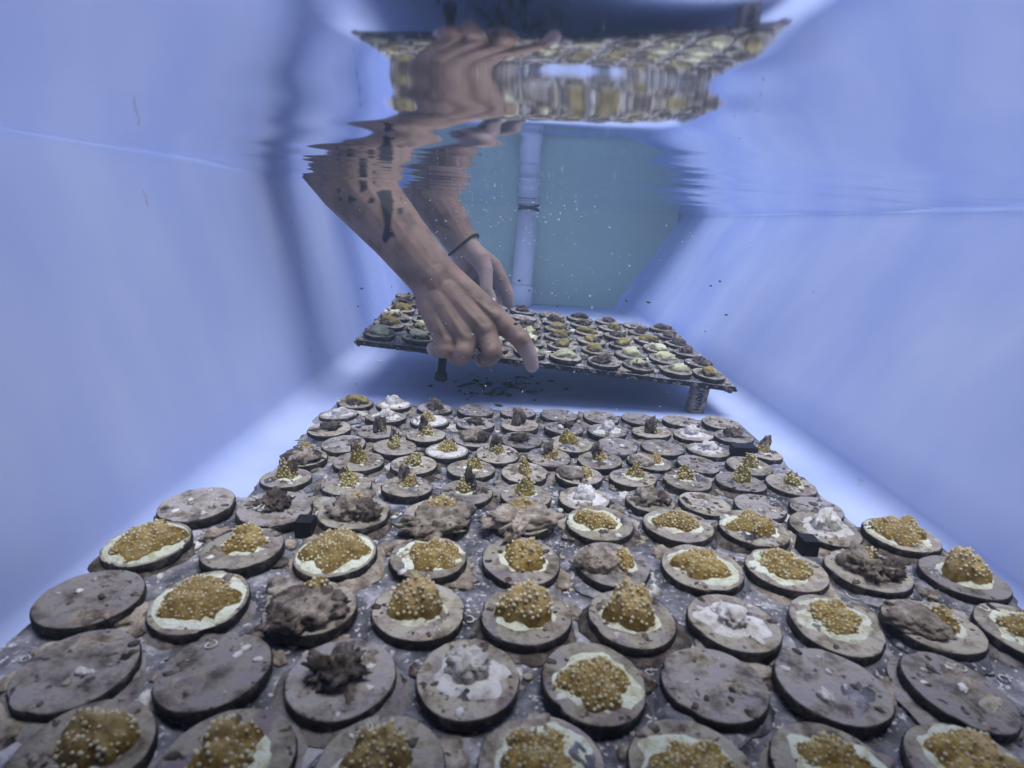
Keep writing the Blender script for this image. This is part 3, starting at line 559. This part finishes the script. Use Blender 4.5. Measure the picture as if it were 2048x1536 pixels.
# ---------------------------------------------------------------- person
def capsule(b, p0, p1, ra, rb, n=18):
    p0, p1 = Vector(p0), Vector(p1); d = p1-p0; L = d.length; d = d/L if L > 1e-9 else Vector((0, 0, 1))
    q = d.to_track_quat('Z', 'Y'); prof_ = []
    for k in range(1, 7): a = R(-90+15*k); prof_.append((ra*math.cos(a), ra*math.sin(a)))
    for k in range(0, 6): a = R(15*k); prof_.append((rb*math.cos(a), L+rb*math.sin(a)))
    v, f = lathe(prof_, n); b.add([tuple(p0+q @ Vector(x)) for x in v], f)
def chain(b, pts, rads):
    for k in range(len(pts)-1): capsule(b, pts[k], pts[k+1], rads[k], rads[k+1])
def remesh(b, voxel, smooth):
    me = bpy.data.meshes.new('tmp'); me.from_pydata(b.v, [], b.f); o = bpy.data.objects.new('tmp', me); COL.objects.link(o)
    m_ = o.modifiers.new('r', 'REMESH'); m_.mode = 'VOXEL'; m_.voxel_size = voxel
    s_ = o.modifiers.new('s', 'SMOOTH'); s_.iterations = smooth; s_.factor = 0.5
    dg = bpy.context.evaluated_depsgraph_get(); dg.update(); ev = o.evaluated_get(dg); me2 = bpy.data.meshes.new_from_object(ev)
    v = [tuple(x.co) for x in me2.vertices]; f = [tuple(p.vertices) for p in me2.polygons]
    bpy.data.objects.remove(o); return v, f
P = atd
# right arm (nearer), back of the hand to the camera
A = MB()
rel = P(590, 222, .675); rwa = P(705, 362, .660); rmid = P(787, 458, .650); rw = P(868, 556, .642)
chain(A, [rel, rwa, rmid, rw], [.044, .0415, .0335, .0225])
perp = (rt*0.77+up*0.64)
chain(A, [rmid+perp*.004, rw+perp*.0085], [.029, .0195]); chain(A, [rmid-perp*.004, rw-perp*.0085], [.029, .0195])
mc = {'i': (P(912, 572, .643), P(993, 636, .634)), 'm': (P(895, 582, .638), P(971, 664, .626)), 'r': (P(878, 594, .638), P(934, 682, .626)), 'p': (P(862, 602, .643), P(895, 686, .632))}
for k, (a_, b_) in mc.items(): chain(A, [a_, (a_+b_)/2, b_], [.0175, .0155, .0128])
for a_, b_ in (('i', 'm'), ('m', 'r'), ('r', 'p')):
    q0 = (mc[a_][0]+mc[b_][0])/2; q1 = mc[a_][1]*.45+mc[b_][1]*.45+q0*.1; chain(A, [q0+fw*.004, (q0+q1)/2+fw*.004, q1+fw*.007], [.0175, .0155, .012])
chain(A, [rw, P(886, 590, .643), P(905, 640, .643)], [.0235, .021, .018])
chain(A, [rw+perp*.0085, mc['i'][0]], [.0195, .0175]); chain(A, [rw-perp*.0085, mc['p'][0]], [.0195, .0175])
chain(A, [P(990, 634, .634), P(1042, 679, .627), P(1058, 708, .632), P(1064, 731, .637)], [.0128, .0106, .0093, .0080])
chain(A, [P(971, 664, .626), P(986, 705, .616), P(977, 717, .638), P(961, 719, .660)], [.0125, .0108, .0098, .0085])
chain(A, [P(934, 682, .626), P(929, 705, .616), P(918, 716, .638), P(908, 713, .660)], [.0122, .0104, .0096, .0084])
chain(A, [P(895, 686, .632), P(894, 699, .626), P(878, 700, .640), P(867, 697, .655)], [.0120, .0100, .0092, .0084])
chain(A, [P(915, 592, .650), P(955, 624, .672), P(985, 645, .690), P(1003, 658, .695)], [.016, .013, .0105, .009])
for k in 'imrp': chain(A, [mc[k][1]-fw*.0075, mc[k][1]-fw*.0073+up*.001], [.0078, .0078]); chain(A, [(mc[k][0]*.7+mc[k][1]*.3)-fw*.0145, mc[k][1]-fw*.0118], [.0022, .0034])
chain(A, [P(1042, 677, .6215), P(1044, 680, .622)], [.0072, .0072]); chain(A, [P(986, 702, .610), P(986, 705, .610)], [.0070, .0070]); chain(A, [P(929, 702, .610), P(929, 705, .610)], [.0068, .0068])
vA, fA = remesh(A, .0012, 8)
# left arm, thumb side to the camera
B = MB()
DL = .93
lel = P(790, 285, DL-.02); lwa = P(866, 398, DL-.01); lw = P(926, 489, DL)
chain(B, [lel, lwa, P(900, 446, DL), lw], [.043, .0385, .0325, .0225])
perp2 = rt*0.72+up*0.69
chain(B, [P(898, 446, DL)+perp2*.004, lw+perp2*.0105], [.027, .0175]); chain(B, [P(898, 446, DL)-perp2*.004, lw-perp2*.0105], [.027, .0175])
chain(B, [P(938, 494, DL-.008), P(960, 518, DL-.012), P(971, 540, DL-.015)], [.017, .0165, .0125])      # thenar
chain(B, [P(971, 540, DL-.015), P(973, 577, DL-.018), P(983, 601, DL-.014)], [.0122, .0100, .0092])     # thumb
chain(B, [P(920, 505, DL+.004), P(938, 545, DL+.02)], [.017, .014])                                     # heel of the hand
chain(B, [P(942, 500, DL+.012), P(988, 532, DL+.02)], [.017, .013])
chain(B, [P(988, 532, DL+.02), P(1007, 563, DL+.02), P(1017, 588, DL+.022), P(1020, 611, DL+.026)], [.0125, .0100, .0092, .0082])
chain(B, [P(975, 538, DL+.03), P(997, 570, DL+.035), P(1000, 595, DL+.035), P(1000, 612, DL+.03)], [.013, .010, .0092, .0082])
chain(B, [P(960, 545, DL+.035), P(975, 578, DL+.045), P(978, 600, DL+.045), P(978, 614, DL+.04)], [.013, .0098, .009, .008])
chain(B, [P(945, 550, DL+.035), P(955, 580, DL+.045), P(958, 600, DL+.045), P(960, 612, DL+.04)], [.012, .009, .0085, .0075])
chain(B, [P(930, 510, DL+.012), P(965, 545, DL+.03)], [.018, .014])
vB, fB = remesh(B, .0014, 7)
# the rest of the body, standing outside the left wall and leaning in
C = MB()
rsh, lsh = Vector((-.42, .50, .72)), Vector((-.42, .92, .72)); nk = Vector((-.44, .71, .80)); hip = Vector((-.80, .71, .42))
chain(C, [rel, rsh], [.0405, .058]); chain(C, [lel, lsh], [.0425, .058])
chain(C, [rsh, Vector((-.45, .71, .74)), lsh], [.065, .085, .065]); chain(C, [nk-Vector((.02, 0, .06)), Vector((-.60, .71, .60)), hip], [.11, .13, .14])
chain(C, [Vector((-.47, .62, .70)), Vector((-.62, .62, .56)), Vector((-.80, .61, .40))], [.10, .10, .11]); chain(C, [Vector((-.47, .80, .70)), Vector((-.62, .80, .56)), Vector((-.80, .81, .40))], [.10, .10, .11])
chain(C, [nk, Vector((-.38, .71, .86))], [.055, .055]); chain(C, [Vector((-.34, .71, .89)), Vector((-.27, .71, .84))], [.095, .075])
for s_ in (-.1, .1): chain(C, [hip+Vector((0, s_, -.05)), Vector((-.72, .71+s_, -.10)), Vector((-.80, .71+s_*1.2, -.55))], [.095, .06, .045]); chain(C, [Vector((-.80, .71+s_*1.2, -.585)), Vector((-.63, .71+s_*1.4, -.592))], [.034, .027])
vC, fC = remesh(C, .010, 4)
fish = [(764, 380), (782, 380), (786, 402), (786, 420), (783, 440), (781, 452), (792, 474), (782, 473), (770, 488), (764, 478), (769, 452), (766, 430), (759, 400), (752, 385)]
inks = [[(718, 361), (734, 361), (735, 378), (724, 386), (720, 385)], [(673, 377), (682, 376), (682, 384), (675, 386)], [(676, 394), (685, 397), (681, 403), (676, 400)], [(696, 389), (716, 400), (696, 407)],
        [(734, 406), (741, 394), (750, 397), (748, 407)], [(785, 398), (790, 402), (786, 406)], [(801, 393), (804, 395), (801, 402)], [(794, 416), (806, 415), (805, 428), (797, 430)], [(700, 345), (708, 345), (706, 356), (700, 355)], [(745, 362), (752, 362), (750, 372)]]
hole = [(778, 398), (783, 399), (783, 411)]
def inside(px, py, poly):
    r_ = False; j = len(poly)-1
    for i in range(len(poly)):
        xi, yi = poly[i]; xj, yj = poly[j]
        if (yi > py) != (yj > py) and px < (xj-xi)*(py-yi)/(yj-yi)+xi: r_ = not r_
        j = i
    return r_
body = MB(); body.add(vA, fA, 0); body.add(vB, fB, 0)
cz = [1 if all(vC[i][2] < .62 or vC[i][0] < -.42 for i in q) and (sum(vC[i][0] for i in q)/len(q) < -.36) and not (sum(vC[i][2] for i in q)/len(q) > .80) else 0 for q in fC]
o_ = len(body.v); body.v += vC; body.f += [tuple(i+o_ for i in q) for q in fC]; body.m += cz
person = body.build('person', [M['skin'], M['shirt']])
tag(person, 'person reaching into the water with both bare arms, tattooed forearm nearer, holding the tray', 'person')
at1 = person.data.attributes.new('ink', 'FLOAT', 'POINT'); at2 = person.data.attributes.new('pale', 'FLOAT', 'POINT')
nA = len(vA); ink = [0.0]*len(body.v); pale = [0.0]*len(body.v)
tips = [(P(1064, 735, .637), .034), (P(961, 719, .660), .02), (P(908, 712, .660), .022), (P(866, 697, .655), .02), (P(984, 604, DL-.014), .03), (P(1020, 611, DL+.026), .05), (P(1000, 580, DL+.03), .03), (P(916, 515, DL+.0), .030), (P(975, 560, DL-.015), .045), (P(945, 510, DL-.01), .028)]
front = (rmid-CAM).dot(fw)
armax = (rw-rwa).normalized()
for i, v_ in enumerate(body.v):
    if i >= nA+len(vB): break
    p = Vector(v_)
    for tp, rr in tips:
        d = (p-tp).length
        if d < rr: pale[i] = max(pale[i], min(1.0 if i < nA else 0.6, (1-d/rr)*(2.2 if i < nA else 1.4)))
    if i < nA:
        t_ = (p-rwa).dot(armax); c_ = rwa+armax*t_
        if (p-c_).dot(fw) < 0:
            x_, y_ = project(p)
            if y_ < 500 and x_ < 830:
                for poly in [fish]+inks:
                    if inside(x_, y_, poly): ink[i] = 1.0 if poly is fish else 0.95
for it in range(1):                                # soften the ink edges
    acc = list(ink); cnt = [1]*len(ink)
    for q in fA:
        for i in q:
            for j_ in q:
                if i != j_: acc[i] += ink[j_]; cnt[i] += 1
    ink = [a_/c2 for a_, c2 in zip(acc, cnt)]
at1.data.foreach_set('value', ink); at2.data.foreach_set('value', pale)
# thumb nail
c_ = P(985, 604, DL-.0245); b = MB(); q = (-fw*0.9+up*0.1-rt*0.25).normalized().to_track_quat('Z', 'Y')
b.add([tuple(c_+q @ Vector((x*.0052, y*.0066, z*.0014))) for x, y, z in ICO2[0]], ICO2[1]); nl = b.build('thumbnail', M['nail'], person)
# hair band round the far wrist
band_c = P(926, 491, DL); ax = (lw-lwa).normalized(); s1 = ax.cross(fw).normalized(); s2 = s1.cross(ax)
pts = []
for k in range(41):
    a = 2*math.pi*k/40; pts.append(band_c+s1*(.0292*math.cos(a))+s2*(.0258*math.sin(a))+ax*(.002*math.sin(a*2)))
b = MB(); b.add(*tube(pts, .0021, 8)); hb = b.build('hair_band', M['hairband']); tag(hb, 'thin black hair band round the far wrist', 'hair band')

# ---------------------------------------------------------------- loose things in the water
b = MB()
for k in range(640):
    dep = random.uniform(0.45, 1.5); px, py = random.gauss(1020, 180), random.uniform(395, 830)
    if k < 80: dep = random.uniform(0.7, 0.95); px, py = random.gauss(960, 110), random.gauss(414, 15)
    p = P(px, py, dep)
    if p.z < FLOOR+0.02 or p.z > WATER-0.004: continue
    s = dep*random.choice((0.0006, 0.0009, 0.0012, 0.0017))
    v, f = lump(p, (s*random.uniform(0.6, 1.6), s*0.8, s*random.uniform(0.5, 1.2)), 0.3, 1.5, ICO1, random.uniform(0, 6), flat=-1); b.add(v, f)
b.build('suspended_specks', M['speck'], kind='stuff')['label'] = 'white specks drifting in the water'
b = MB()
for k in range(90):
    q = atz(random.gauss(1005, 50), random.gauss(772, 14), FLOOR)
    s = random.uniform(0.0006, 0.0036); b.add(*lump((q.x, q.y, FLOOR+0.0006), (s*1.7, s, 0.0011), 0.5, 1.6, ICO2, random.uniform(0, 6)))
for k in range(60):
    p = P(random.uniform(700, 1460), random.uniform(560, 800), random.uniform(0.5, 1.0))
    if p.z < FLOOR+0.01: continue
    s = random.uniform(0.0006, 0.0016); b.add(*lump(p, (s*1.8, s*0.5, s), 0.5, 1.5, ICO1, random.uniform(0, 6), flat=-1))
b.build('algae_flakes', M['algae'], kind='stuff')['label'] = 'dark algae flakes on the tank floor and adrift'
